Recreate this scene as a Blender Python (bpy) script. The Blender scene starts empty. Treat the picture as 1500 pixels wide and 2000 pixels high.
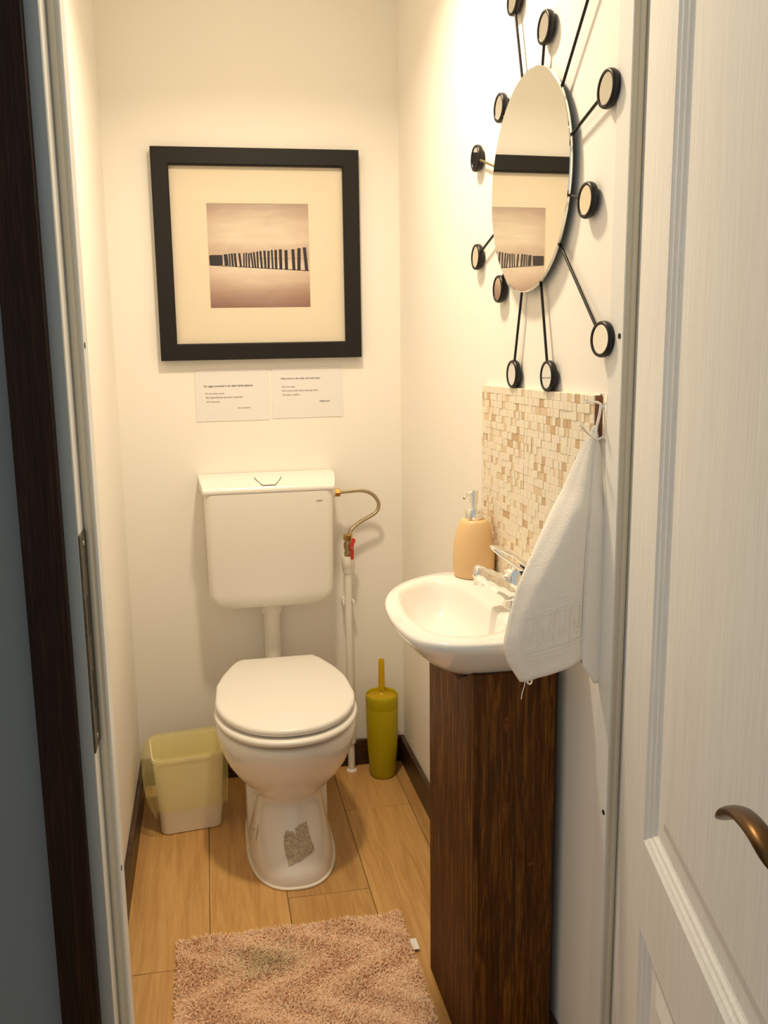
import bpy, bmesh, math, random
import numpy as np
from mathutils import Vector, Matrix
PI = math.pi
scene = bpy.context.scene
COL = scene.collection

# ------------------------------------------------------------------ camera
CX, CY, CZ = -0.60845, -2.56471, 1.35
FPX, PPX, PPY = 1620.0, 671.98, 964.73
R_ = Vector((0.98604, -0.165288, -0.020119)); U_ = Vector((0.046653, 0.158255, 0.986295)); F_ = Vector((0.159838, 0.973466, -0.163757))
cd = bpy.data.cameras.new('camera'); cam = bpy.data.objects.new('camera', cd); COL.objects.link(cam)
cam.matrix_world = Matrix(((R_.x, U_.x, -F_.x, CX), (R_.y, U_.y, -F_.y, CY), (R_.z, U_.z, -F_.z, CZ), (0, 0, 0, 1)))
cd.sensor_fit = 'HORIZONTAL'; cd.sensor_width = 36.0
cd.lens = FPX / 1500 * 36.0
cd.shift_x = (750 - PPX) / 1500; cd.shift_y = (PPY - 1000) / 1500
cd.clip_start = 0.02
scene.camera = cam

# ------------------------------------------------------------------ world, lights, exposure
w = bpy.data.worlds.new('daylight'); scene.world = w; w.use_nodes = True
bg = w.node_tree.nodes['Background']
bg.inputs[0].default_value = (0.96, 1.0, 0.98, 1); bg.inputs[1].default_value = 0.52
def lamp(name, kind, loc, energy, color, **kw):
    d = bpy.data.lights.new(name, kind); o = bpy.data.objects.new(name, d); COL.objects.link(o)
    o.location = loc; d.energy = energy; d.color = color
    for k, v in kw.items(): setattr(d, k, v)
    return o
LAMPC = (1.0, 0.825, 0.60)
lamp('ceiling_lamp_light', 'AREA', (-0.40, -0.86, 2.40), 13.4, LAMPC, shape='DISK', size=0.13, spread=math.radians(143))
lamp('upper_wall_fill', 'POINT', (-0.40, -0.86, 2.36), 2.6, LAMPC, shadow_soft_size=0.05)  # added point fill that brightens the upper walls
vs = scene.view_settings
scene.display_settings.display_device = 'sRGB'
vs.view_transform = 'Standard'; vs.look = 'None'; vs.exposure = -0.16; vs.gamma = 1.0; vs.use_curve_mapping = False
scene.cycles.max_bounces = 10; scene.cycles.diffuse_bounces = 6; scene.cycles.transparent_max_bounces = 12
scene.cycles.use_denoising = True
scene.cycles.sample_clamp_indirect = 6.0

# ------------------------------------------------------------------ materials
MATS = {}
class NT:
    def __init__(s, name):
        s.m = bpy.data.materials.new(name); s.m.use_nodes = True
        s.t = s.m.node_tree; s.b = s.t.nodes['Principled BSDF']; s.out = s.t.nodes['Material Output']
    def n(s, kind, **kw):
        nd = s.t.nodes.new(kind)
        for k, v in kw.items(): setattr(nd, k, v)
        return nd
    def l(s, a, b): s.t.links.new(a, b)
    def coord(s, scale=(1, 1, 1), kind='Object', rnd=False):
        tc = s.n('ShaderNodeTexCoord'); mp = s.n('ShaderNodeMapping'); mp.inputs['Scale'].default_value = scale
        s.l(tc.outputs[kind], mp.inputs['Vector'])
        if rnd:
            oi = s.n('ShaderNodeObjectInfo'); mul = s.n('ShaderNodeMath', operation='MULTIPLY'); mul.inputs[1].default_value = 37.0
            s.l(oi.outputs['Random'], mul.inputs[0]); cb = s.n('ShaderNodeCombineXYZ')
            for i in range(3): s.l(mul.outputs[0], cb.inputs[i])
            s.l(cb.outputs[0], mp.inputs['Location'])
        return mp.outputs['Vector']
    def noise(s, vec, scale=5, detail=4, rough=0.6, dist=0.0):
        x = s.n('ShaderNodeTexNoise'); s.l(vec, x.inputs['Vector'])
        x.inputs['Scale'].default_value = scale; x.inputs['Detail'].default_value = detail
        x.inputs['Roughness'].default_value = rough; x.inputs['Distortion'].default_value = dist
        return x.outputs['Fac']
    def ramp(s, fac, stops):
        r = s.n('ShaderNodeValToRGB'); e = r.color_ramp.elements
        while len(e) < len(stops): e.new(0.5)
        for i, (p, c) in enumerate(stops): e[i].position = p; e[i].color = (*c, 1)
        s.l(fac, r.inputs[0]); return r.outputs[0]
    def bump(s, fac, strength=0.2, dist=0.01):
        b = s.n('ShaderNodeBump'); b.inputs['Strength'].default_value = strength; b.inputs['Distance'].default_value = dist
        s.l(fac, b.inputs['Height']); s.l(b.outputs[0], s.b.inputs['Normal']); return b
    def set(s, **kw):
        for k, v in kw.items():
            i = s.b.inputs[k.replace('_', ' ')]
            i.default_value = (*v, 1) if isinstance(v, tuple) and len(v) == 3 else v
        return s
def plain(name, color, rough=0.5, metal=0.0, nscale=0, nstr=0.1, vary=0.0, **kw):
    t = NT(name); t.set(Base_Color=color, Roughness=rough, Metallic=metal, **kw)
    if nscale:
        f = t.noise(t.coord(), nscale, 4)
        if nstr: t.bump(f, nstr, 0.004)
        if vary:
            lo = tuple(c * (1 - vary) for c in color); hi = tuple(min(1, c * (1 + vary)) for c in color)
            t.l(t.ramp(f, [(0.3, lo), (0.7, hi)]), t.b.inputs['Base Color'])
    MATS[name] = t.m; return t.m
def wood(name, c0, c1, c2, scale=(30, 30, 1.6), rough=0.5, bump=0.25, rnd=True, nsc=3.0, fine=0.35, spec=0.5):
    t = NT(name); t.set(Roughness=rough, Specular_IOR_Level=spec)
    v = t.coord(scale, rnd=rnd)
    f1 = t.noise(v, nsc, 6, 0.65, 1.2)
    v2 = t.coord(tuple(s * 4 for s in scale), rnd=rnd); f2 = t.noise(v2, nsc, 3, 0.6, 0.4)
    mx = t.n('ShaderNodeMix', data_type='FLOAT'); mx.inputs[0].default_value = fine
    t.l(f1, mx.inputs[2]); t.l(f2, mx.inputs[3])
    t.l(t.ramp(mx.outputs[0], [(0.32, c0), (0.5, c1), (0.68, c2)]), t.b.inputs['Base Color'])
    t.bump(mx.outputs[0], bump, 0.003)
    MATS[name] = t.m; return t.m
plain('wall_paint', (0.88, 0.845, 0.775), 0.85, nscale=60, nstr=0.05)
plain('casing_shaded', (0.33, 0.355, 0.345), 0.6)  # white casing; the shade on its hall side is put into this grey
plain('hall_paint_dimmed', (0.175, 0.189, 0.185), 0.8, nscale=90, nstr=0.12)  # colour darkened to imitate a dim hall under the strong world light
plain('ceiling_paint', (0.85, 0.84, 0.80), 0.9, nscale=60, nstr=0.05)
plain('frame_white', (0.82, 0.81, 0.77), 0.45)
plain('seal_grey', (0.62, 0.57, 0.45), 0.6)
plain('strike_metal', (0.10, 0.085, 0.06), 0.4, 0.8, nscale=120, nstr=0.1, vary=0.4)
plain('black_hole', (0.012, 0.010, 0.008), 0.7)
wood('dark_board', (0.008, 0.004, 0.002), (0.018, 0.0075, 0.004), (0.045, 0.016, 0.007), (60, 60, 2), 0.6, spec=0.15)
wood('skirting_wood', (0.022, 0.010, 0.005), (0.05, 0.022, 0.010), (0.10, 0.048, 0.02), (2, 2, 30), 0.4)
wood('cabinet_wood', (0.032, 0.0105, 0.0022), (0.088, 0.031, 0.0052), (0.27, 0.108, 0.013), (26, 26, 1.4), 0.62, 0.2, spec=0.15)
plain('knot_wood', (0.13, 0.045, 0.010), 0.6, nscale=60, nstr=0.1, vary=0.4, Specular_IOR_Level=0.15)
plain('ceramic', (0.86, 0.83, 0.77), 0.10, Coat_Weight=0.3)
plain('plastic_white', (0.85, 0.82, 0.76), 0.28)
plain('cistern_plastic', (0.80, 0.77, 0.70), 0.32)
plain('pipe_white', (0.83, 0.79, 0.71), 0.35)
plain('sealant', (0.85, 0.79, 0.66), 0.5)
plain('seam_dark', (0.05, 0.035, 0.02), 0.6)
plain('sticker_rest', (0.52, 0.44, 0.32), 0.85, nscale=160, nstr=0.5, vary=0.35)
plain('frame_black', (0.008, 0.006, 0.005), 0.55, nscale=140, nstr=0.06, Specular_IOR_Level=0.3)
plain('mat_board', (0.74, 0.65, 0.50), 0.8)
plain('paper', (0.80, 0.78, 0.76), 0.8)
plain('ink', (0.03, 0.028, 0.03), 0.8)
plain('ink_soft', (0.16, 0.14, 0.13), 0.8)
plain('print_dark', (0.022, 0.016, 0.017), 0.7)
plain('print_mid', (0.30, 0.21, 0.15), 0.7)
plain('chrome', (0.92, 0.91, 0.88), 0.07, 1.0)
plain('mirror_glass', (0.93, 0.94, 0.92), 0.015, 1.0)
plain('mirror_edge', (0.05, 0.09, 0.075), 0.2)
plain('iron_black', (0.012, 0.010, 0.010), 0.38, 0.3)
plain('brass', (0.62, 0.40, 0.13), 0.25, 1.0)
plain('brass_dull', (0.42, 0.33, 0.18), 0.38, 1.0)
plain('steel', (0.62, 0.58, 0.50), 0.28, 1.0)
plain('red_paint', (0.55, 0.03, 0.02), 0.35)
plain('navy_gloss', (0.006, 0.008, 0.022), 0.08)
plain('soap_ceramic', (0.74, 0.50, 0.25), 0.42)
plain('terracotta', (0.30, 0.13, 0.06), 0.8)
plain('tile_base', (0.76, 0.66, 0.50), 0.5)
plain('bin_white', (0.90, 0.83, 0.65), 0.4)
plain('tag_white', (0.86, 0.84, 0.80), 0.6)
plain('rug_base', (0.72, 0.46, 0.30), 0.95)
plain('lever_bronze', (0.12, 0.067, 0.026), 0.34, 1.0, nscale=40, nstr=0.03)
TESS = [plain('tessera_cream', (0.82, 0.75, 0.60), 0.45), plain('tessera_pale', (0.82, 0.72, 0.60), 0.45),
        plain('tessera_sand', (0.72, 0.57, 0.38), 0.5), plain('tessera_tan', (0.58, 0.41, 0.24), 0.5)]
def make_braid():
    t = NT('hose_braid'); t.set(Base_Color=(0.50, 0.42, 0.28), Metallic=1.0, Roughness=0.32)
    wv = t.n('ShaderNodeTexWave'); t.l(t.coord((1, 1, 1)), wv.inputs['Vector']); wv.inputs['Scale'].default_value = 180; wv.bands_direction = 'DIAGONAL'
    t.bump(wv.outputs['Fac'], 0.4, 0.002); MATS['hose_braid'] = t.m
make_braid()
def make_plank():
    t = NT('oak_plank'); t.set(Roughness=0.38)
    v = t.coord((9, 0.8, 9), rnd=True); f1 = t.noise(v, 3.0, 6, 0.62, 1.6)
    v2 = t.coord((120, 5, 120), rnd=True); f2 = t.noise(v2, 2.0, 3, 0.6, 0.3)
    mx = t.n('ShaderNodeMix', data_type='FLOAT'); mx.inputs[0].default_value = 0.3; t.l(f1, mx.inputs[2]); t.l(f2, mx.inputs[3])
    c = t.ramp(mx.outputs[0], [(0.28, (0.40, 0.205, 0.062)), (0.5, (0.56, 0.315, 0.105)), (0.72, (0.68, 0.42, 0.165))])
    oi = t.n('ShaderNodeObjectInfo'); r = t.ramp(oi.outputs['Random'], [(0.0, (0.80, 0.78, 0.74)), (1.0, (1.06, 1.05, 1.04))])
    mm = t.n('ShaderNodeMix', data_type='RGBA', blend_type='MULTIPLY'); mm.inputs[0].default_value = 1.0
    t.l(c, mm.inputs[6]); t.l(r, mm.inputs[7]); t.l(mm.outputs[2], t.b.inputs['Base Color'])
    t.bump(f2, 0.08, 0.001); MATS['oak_plank'] = t.m
make_plank()
def make_door():
    t = NT('door_white'); t.set(Roughness=0.5, Base_Color=(0.80, 0.79, 0.76))
    f = t.noise(t.coord((160, 160, 5)), 1.6, 5, 0.65, 0.5)
    t.l(t.ramp(f, [(0.35, (0.74, 0.73, 0.70)), (0.6, (0.82, 0.81, 0.78))]), t.b.inputs['Base Color'])
    t.bump(f, 0.35, 0.002); MATS['door_white'] = t.m
make_door()
def make_towel():
    t = NT('towel_cotton'); t.set(Base_Color=(0.95, 0.90, 0.81), Roughness=0.95, Sheen_Weight=0.3)
    f = t.noise(t.coord(), 420, 3, 0.7); t.bump(f, 0.5, 0.003); MATS['towel_cotton'] = t.m
make_towel()
def make_rug():
    t = NT('rug_pile'); t.set(Roughness=0.95)
    f = t.noise(t.coord(), 14, 4, 0.7); f2 = t.noise(t.coord(), 160, 2, 0.6)
    c = t.ramp(f, [(0.3, (0.93, 0.66, 0.43)), (0.7, (0.99, 0.75, 0.52))])
    r2 = t.ramp(f2, [(0.3, (0.84, 0.82, 0.80)), (0.6, (1.0, 1.0, 1.0))])
    # a faint greenish stain near the toilet end
    tc = t.n('ShaderNodeTexCoord'); mp = t.n('ShaderNodeMapping'); mp.vector_type = 'TEXTURE'
    mp.inputs['Location'].default_value = (-0.535, -0.88, 0); mp.inputs['Scale'].default_value = (0.14, 0.07, 1.0)
    t.l(tc.outputs['Object'], mp.inputs['Vector']); g = t.n('ShaderNodeTexGradient', gradient_type='SPHERICAL'); t.l(mp.outputs[0], g.inputs[0])
    mu = t.n('ShaderNodeMath', operation='MULTIPLY'); mu.inputs[1].default_value = 0.75; t.l(g.outputs[1], mu.inputs[0])
    m1 = t.n('ShaderNodeMix', data_type='RGBA', blend_type='MULTIPLY'); m1.inputs[0].default_value = 1; t.l(c, m1.inputs[6]); t.l(r2, m1.inputs[7])
    m2 = t.n('ShaderNodeMix', data_type='RGBA'); t.l(mu.outputs[0], m2.inputs[0]); t.l(m1.outputs[2], m2.inputs[6]); m2.inputs[7].default_value = (0.55, 0.46, 0.26, 1)
    t.l(m2.outputs[2], t.b.inputs['Base Color']); MATS['rug_pile'] = t.m
make_rug()
def make_bag():
    t = NT('bag_film'); t.set(Base_Color=(0.97, 0.92, 0.54), Roughness=0.3)
    f = t.noise(t.coord(), 30, 4, 0.6, 0.6); t.bump(f, 0.5, 0.01)
    tr = t.n('ShaderNodeBsdfTranslucent'); tr.inputs[0].default_value = (1.0, 0.96, 0.58, 1)
    tp = t.n('ShaderNodeBsdfTransparent'); tp.inputs[0].default_value = (1.0, 0.99, 0.87, 1)
    m1 = t.n('ShaderNodeMixShader'); m1.inputs[0].default_value = 0.45; t.l(t.b.outputs[0], m1.inputs[1]); t.l(tr.outputs[0], m1.inputs[2])
    m2 = t.n('ShaderNodeMixShader'); m2.inputs[0].default_value = 0.72; t.l(m1.outputs[0], m2.inputs[1]); t.l(tp.outputs[0], m2.inputs[2])
    t.l(m2.outputs[0], t.out.inputs[0]); MATS['bag_film'] = t.m
make_bag()
def make_film(name, col, mix):
    t = NT(name); t.set(Base_Color=col, Roughness=0.25)
    tr = t.n('ShaderNodeBsdfTranslucent'); tr.inputs[0].default_value = (*col, 1)
    m1 = t.n('ShaderNodeMixShader'); m1.inputs[0].default_value = mix; t.l(t.b.outputs[0], m1.inputs[1]); t.l(tr.outputs[0], m1.inputs[2])
    t.l(m1.outputs[0], t.out.inputs[0]); MATS[name] = t.m
make_film('lime_plastic', (0.66, 0.56, 0.008), 0.4)
make_film('amber_plastic', (0.80, 0.58, 0.012), 0.5)
def make_glass():
    t = NT('picture_glass'); g = t.n('ShaderNodeBsdfGlossy'); g.inputs['Roughness'].default_value = 0.02
    tp = t.n('ShaderNodeBsdfTransparent'); fr = t.n('ShaderNodeFresnel'); fr.inputs[0].default_value = 1.35
    m = t.n('ShaderNodeMixShader'); t.l(fr.outputs[0], m.inputs[0]); t.l(tp.outputs[0], m.inputs[1]); t.l(g.outputs[0], m.inputs[2])
    t.l(m.outputs[0], t.out.inputs[0]); MATS['picture_glass'] = t.m
make_glass()
def make_print():
    # printed picture: pale sky, darker corners, pale wet sand; object space x (0..1), z (0..1)
    t = NT('beach_print'); t.set(Roughness=0.7)
    tc = t.n('ShaderNodeTexCoord'); sp = t.n('ShaderNodeSeparateXYZ'); t.l(tc.outputs['Generated'], sp.inputs[0])
    base = t.ramp(sp.outputs[2], [(0.0, (0.30, 0.18, 0.15)), (0.12, (0.44, 0.31, 0.25)), (0.30, (0.66, 0.54, 0.43)), (0.40, (0.74, 0.64, 0.53)),
                                  (0.46, (0.62, 0.49, 0.40)), (0.54, (0.58, 0.46, 0.37)), (0.66, (0.72, 0.63, 0.51)), (0.85, (0.66, 0.57, 0.46)), (1.0, (0.50, 0.40, 0.34))])
    mp = t.n('ShaderNodeMapping'); mp.inputs['Location'].default_value = (-0.5, 0, -0.55); t.l(tc.outputs['Generated'], mp.inputs[0])
    ln = t.n('ShaderNodeVectorMath', operation='LENGTH'); t.l(mp.outputs[0], ln.inputs[0])
    vg = t.ramp(ln.outputs['Value'], [(0.30, (1, 1, 1)), (0.78, (0.72, 0.60, 0.56))])
    nz = t.noise(t.coord((1.2, 1, 5), kind='Generated'), 2.2, 3, 0.5, 0.8); nr = t.ramp(nz, [(0.3, (0.90, 0.87, 0.84)), (0.7, (1.04, 1.04, 1.04))])
    m1 = t.n('ShaderNodeMix', data_type='RGBA', blend_type='MULTIPLY'); m1.inputs[0].default_value = 1; t.l(base, m1.inputs[6]); t.l(vg, m1.inputs[7])
    m2 = t.n('ShaderNodeMix', data_type='RGBA', blend_type='MULTIPLY'); m2.inputs[0].default_value = 1; t.l(m1.outputs[2], m2.inputs[6]); t.l(nr, m2.inputs[7])
    t.l(m2.outputs[2], t.b.inputs['Base Color']); MATS['beach_print'] = t.m
make_print()

# ------------------------------------------------------------------ helpers
def obj(name, verts, faces, mat, parent=None, smooth=None, mats=None, midx=None, loc=None):
    me = bpy.data.meshes.new(name); me.from_pydata([tuple(v) for v in verts], [], [tuple(f) for f in faces]); me.validate()
    bm = bmesh.new(); bm.from_mesh(me); bmesh.ops.recalc_face_normals(bm, faces=bm.faces); bm.to_mesh(me); bm.free()
    for m in (mats or [mat]): me.materials.append(MATS[m] if isinstance(m, str) else m)
    if midx is not None: me.polygons.foreach_set('material_index', midx)
    if smooth is not None:
        me.polygons.foreach_set('use_smooth', [True] * len(me.polygons)); me.set_sharp_from_angle(angle=math.radians(smooth))
    o = bpy.data.objects.new(name, me); COL.objects.link(o)
    if parent: o.parent = parent
    if loc is not None: o.location = loc
    return o
def bevel(o, width, seg=2, smooth=40):
    bm = bmesh.new(); bm.from_mesh(o.data)
    es = [e for e in bm.edges if len(e.link_faces) == 2 and e.calc_face_angle(0) > math.radians(30)]
    bmesh.ops.bevel(bm, geom=es, offset=width, segments=seg, profile=0.5, affect='EDGES', clamp_overlap=True)
    bm.to_mesh(o.data); bm.free()
    o.data.polygons.foreach_set('use_smooth', [True] * len(o.data.polygons)); o.data.set_sharp_from_angle(angle=math.radians(smooth)); return o
BF = [(0, 3, 2, 1), (4, 5, 6, 7), (0, 1, 5, 4), (1, 2, 6, 5), (2, 3, 7, 6), (3, 0, 4, 7)]
def boxv(x0, x1, y0, y1, z0, z1): return [(x0, y0, z0), (x1, y0, z0), (x1, y1, z0), (x0, y1, z0), (x0, y0, z1), (x1, y0, z1), (x1, y1, z1), (x0, y1, z1)]
def box(name, x0, x1, y0, y1, z0, z1, mat, parent=None, bev=0, seg=2):
    o = obj(name, boxv(x0, x1, y0, y1, z0, z1), BF, mat, parent)
    if bev: bevel(o, bev, seg)
    return o
def boxes(name, lst, mat, parent=None, **kw):
    v, f = [], []
    for b in lst:
        n = len(v); v += boxv(*b); f += [tuple(i + n for i in q) for q in BF]
    return obj(name, v, f, mat, parent, **kw)
def prism(name, poly, z0, z1, mat, parent=None, bev=0, smooth=None):
    n = len(poly); v = [(x, y, z0) for x, y in poly] + [(x, y, z1) for x, y in poly]
    f = [tuple(range(n))[::-1], tuple(range(n, 2 * n))] + [(i, (i + 1) % n, n + (i + 1) % n, n + i) for i in range(n)]
    o = obj(name, v, f, mat, parent, smooth=smooth)
    if bev: bevel(o, bev)
    return o
def loft(rings, cap0=True, cap1=True, closed=True):
    n = len(rings[0]); v = [p for r in rings for p in r]; f = []
    for k in range(len(rings) - 1):
        for i in range(n if closed else n - 1):
            j = (i + 1) % n; f.append((k * n + i, k * n + j, (k + 1) * n + j, (k + 1) * n + i))
    if cap0: f.append(tuple(range(n))[::-1])
    if cap1: f.append(tuple((len(rings) - 1) * n + i for i in range(n)))
    return v, f
def lathe(name, prof, mat, parent=None, center=(0, 0, 0), n=40, axis='Z', smooth=40, caps=True):
    rings = []
    for r, h in prof:
        ring = []
        for i in range(n):
            a = 2 * PI * i / n; c, s = r * math.cos(a), r * math.sin(a)
            p = {'Z': (c, s, h), 'X': (h, c, s), 'Y': (c, h, s)}[axis]
            ring.append((p[0] + center[0], p[1] + center[1], p[2] + center[2]))
        rings.append(ring)
    v, f = loft(rings, caps, caps); return obj(name, v, f, mat, parent, smooth=smooth)
def spline(pts, n=8, closed=False):
    P = [Vector(p) for p in pts]; out = []; m = len(P)
    for i in range(m if closed else m - 1):
        g = lambda k: P[k % m] if closed else P[max(0, min(m - 1, k))]
        a, b, c, d = g(i - 1), g(i), g(i + 1), g(i + 2)
        for j in range(n):
            t = j / n
            out.append(0.5 * ((2 * b) + (c - a) * t + (2 * a - 5 * b + 4 * c - d) * t * t + (3 * b - a - 3 * c + d) * t ** 3))
    if not closed: out.append(P[-1])
    return out
def tube_geo(path, rad, n=12, closed=False, flat=1.0, upv=None):
    P = [Vector(p) for p in path]; m = len(P); rings = []; nv = None
    for i in range(m):
        if closed: t = (P[(i + 1) % m] - P[i - 1]).normalized()
        else: t = (P[min(i + 1, m - 1)] - P[max(i - 1, 0)]).normalized()
        if upv is not None: nv = (Vector(upv) - t * t.dot(Vector(upv))).normalized()
        elif nv is None:
            h = Vector((0, 0, 1)) if abs(t.z) < 0.9 else Vector((1, 0, 0)); nv = (h - t * t.dot(h)).normalized()
        else: nv = (nv - t * t.dot(nv)).normalized()
        b = t.cross(nv); r = rad[i] if isinstance(rad, (list, tuple)) else rad
        rings.append([tuple(P[i] + nv * (r * flat * math.cos(2 * PI * k / n)) + b * (r * math.sin(2 * PI * k / n))) for k in range(n)])
    if closed: rings.append(rings[0]); return loft(rings, False, False)
    return loft(rings)
def tube(name, path, rad, mat, parent=None, n=12, closed=False, flat=1.0, upv=None):
    v, f = tube_geo(path, rad, n, closed, flat, upv)
    o = obj(name, v, f, mat, parent, smooth=50)
    if closed:
        bm = bmesh.new(); bm.from_mesh(o.data); bmesh.ops.remove_doubles(bm, verts=bm.verts, dist=1e-6); bmesh.ops.recalc_face_normals(bm, faces=bm.faces); bm.to_mesh(o.data); bm.free()
    return o
def thing(name, label, cat, loc=(0, 0, 0), group=None):
    o = bpy.data.objects.new(name, None); COL.objects.link(o); o.location = loc; o.empty_display_size = 0.05
    o['label'] = label; o['category'] = cat
    if group: o['group'] = group
    return o
def tag(o, label, cat, group=None):
    o['label'] = label; o['category'] = cat
    if group: o['group'] = group
    return o
def struct(o, label=None):
    o['kind'] = 'structure'
    if label: o['label'] = label
    return o
def rel(parent):   # place an already world-positioned mesh child under a located Empty
    pl = parent.location.copy()
    for c in parent.children: c.location = c.location - pl
    return parent
def resample(pts, n):
    P = [Vector(p) for p in pts]; P.append(P[0]); L = [0]
    for a, b in zip(P, P[1:]): L.append(L[-1] + (b - a).length)
    out = []; k = 0
    for i in range(n):
        s = L[-1] * i / n
        while L[k + 1] < s: k += 1
        t = (s - L[k]) / max(1e-9, L[k + 1] - L[k]); out.append(P[k].lerp(P[k + 1], t))
    return out

# ------------------------------------------------------------------ setting: room shell
XL, XR, YF, YB, ZC = -0.866, 0.0, -1.38, 0.0, 2.45
struct(box('wall_back', XL - 0.12, XR + 0.12, 0.0, 0.12, 0, ZC, 'wall_paint'), 'cream back wall behind the toilet')
struct(box('wall_right', 0.0, 0.12, YF - 0.02, 0.0, 0, ZC, 'wall_paint'), 'cream right wall with the washbasin')
struct(box('wall_left', XL - 0.12, XL, YF - 0.02, 0.0, 0, ZC, 'wall_paint'), 'cream left wall beside the waste bin')
struct(box('ceiling', XL - 0.12, 0.12, -1.46, 0.12, ZC, ZC + 0.1, 'ceiling_paint'), 'white ceiling of the toilet room')
wf = boxes('wall_front', [(-2.2, -0.803, -1.465, YF - 0.02, 0, 2.7), (0.041, 1.5, -1.465, YF - 0.02, 0, 2.7), (-0.803, 0.041, -1.465, YF - 0.02, 2.08, 2.7)], 'hall_paint_dimmed')
struct(wf, 'bluish grey hall wall around the doorway, coloured darker for dim light')

# floor: sub floor with single planks as parts
fl = box('floor', -2.2, 1.5, -3.4, 0.0, -0.05, -0.008, 'skirting_wood'); struct(fl, 'light oak laminate floor')
random.seed(4)
edges = [-0.866, -0.656, -0.461, -0.250, -0.050, 0.0]
cuts = {0: [-0.86], 1: [-1.15], 2: [-0.66, -1.28], 3: [-0.285], 4: [-0.95]}
for k in range(5):
    ys = [0.0] + cuts[k] + [-1.465]
    for a, b in zip(ys, ys[1:]):
        x0, x1 = edges[k] + 0.0006, edges[k + 1] - 0.0006
        cx, cy = (x0 + x1) / 2, (a + b) / 2
        o = obj('plank', boxv(x0 - cx, x1 - cx, b + 0.0006 - cy, a - 0.0006 - cy, -0.008, 0.0), BF, 'oak_plank', fl, loc=(cx, cy, 0)); bevel(o, 0.0008, 1)
for k in range(6):
    x0 = -1.0 + k * 0.2
    o = obj('plank', boxv(-0.0995, 0.0995, -0.9, 0.9, -0.008, 0.0), BF, 'oak_plank', fl, loc=(x0, -2.37, 0))

# skirting boards
def skirt(name, poly, lab):
    o = prism(name, poly, 0.0, 0.088, 'skirting_wood', bev=0.003); struct(o, lab); return o
skirt('baseboard_back', [(XL, 0), (0, 0), (0, -0.015), (XL, -0.015)], 'dark wood skirting along the back wall')
skirt('baseboard_right', [(0, -0.015), (0, -1.375), (-0.015, -1.375), (-0.015, -0.015)], 'dark wood skirting along the right wall')
skirt('baseboard_left', [(XL, -0.015), (XL, -1.375), (XL + 0.015, -1.375), (XL + 0.015, -0.015)], 'dark wood skirting along the left wall')

# door frame: two rebated jambs and a head, seals, strike plate, screw holes
fr = thing('trim_1', 'white rebated door frame with grey rubber seal', 'door frame', (0, 0, 0)); fr['kind'] = 'structure'
ZH = 2.06
jl = [(-0.803, -1.38), (-0.762, -1.38), (-0.762, -1.42), (-0.779, -1.42), (-0.779, -1.465), (-0.803, -1.465)]
prism('jamb', jl, 0, ZH + 0.03, 'frame_white', fr)
box('casing', -0.803, -0.7792, -1.472, -1.4652, 0, ZH + 0.03, 'casing_shaded', fr, 0.0015)
jr = [(0.041, -1.38), (-0.005, -1.38), (-0.005, -1.42), (0.014, -1.42), (0.014, -1.468), (0.075, -1.468), (0.075, -1.466), (0.041, -1.466)]
prism('jamb', jr, 0, ZH + 0.03, 'frame_white', fr)
box('frame_head', -0.779, 0.014, -1.465, -1.38, ZH, ZH + 0.03, 'frame_white', fr)
def seal(x0, x1):
    # rubber seal lying on the stop face: flat web plus a round bead
    s = 1 if x1 > x0 else -1
    v, f = tube_geo([(x1 - s * 0.006, -1.4225, 0.0), (x1 - s * 0.006, -1.4225, ZH)], 0.0045, 10)
    n = len(v); a, b = sorted((x0 + s * 0.003, x1 - s * 0.006)); v += boxv(a, b, -1.4225, -1.42, 0, ZH); f += [tuple(i + n for i in q) for q in BF]
    obj('rubber_seal', v, f, 'seal_grey', fr, smooth=40)
seal(-0.762, -0.779); seal(-0.005, 0.014)
sp = box('strike_plate', -0.7795, -0.7765, -1.470, -1.4235, 0.825, 1.127, 'strike_metal', fr, 0.001, 1)
box('latch_opening', -0.7772, -0.7762, -1.452, -1.438, 0.985, 1.04, 'black_hole', sp)
box('bolt_opening', -0.7772, -0.7762, -1.452, -1.438, 0.88, 0.935, 'black_hole', sp)
for z in (1.112, 0.84): lathe('screw', [(0.0001, -0.7758), (0.0035, -0.7758), (0.0042, -0.7766)], 'steel', sp, (0, -1.445, z), 12, 'X')
for x, sg in ((-0.762, 1), (-0.005, -1)):
    for z in (1.371, 0.615):
        lathe('screw_hole', [(0.0001, x - sg * 0.0004), (0.0042, x - sg * 0.0004), (0.0042, x + sg * 0.0006), (0.0001, x + sg * 0.0006)], 'black_hole', fr, (0, -1.411, z), 14, 'X')
db = box('trim_2', -0.846, -0.796, -1.492, -1.4655, 0, 2.6, 'dark_board', bev=0.002); struct(db, 'near black wooden board beside the door frame')

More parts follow.
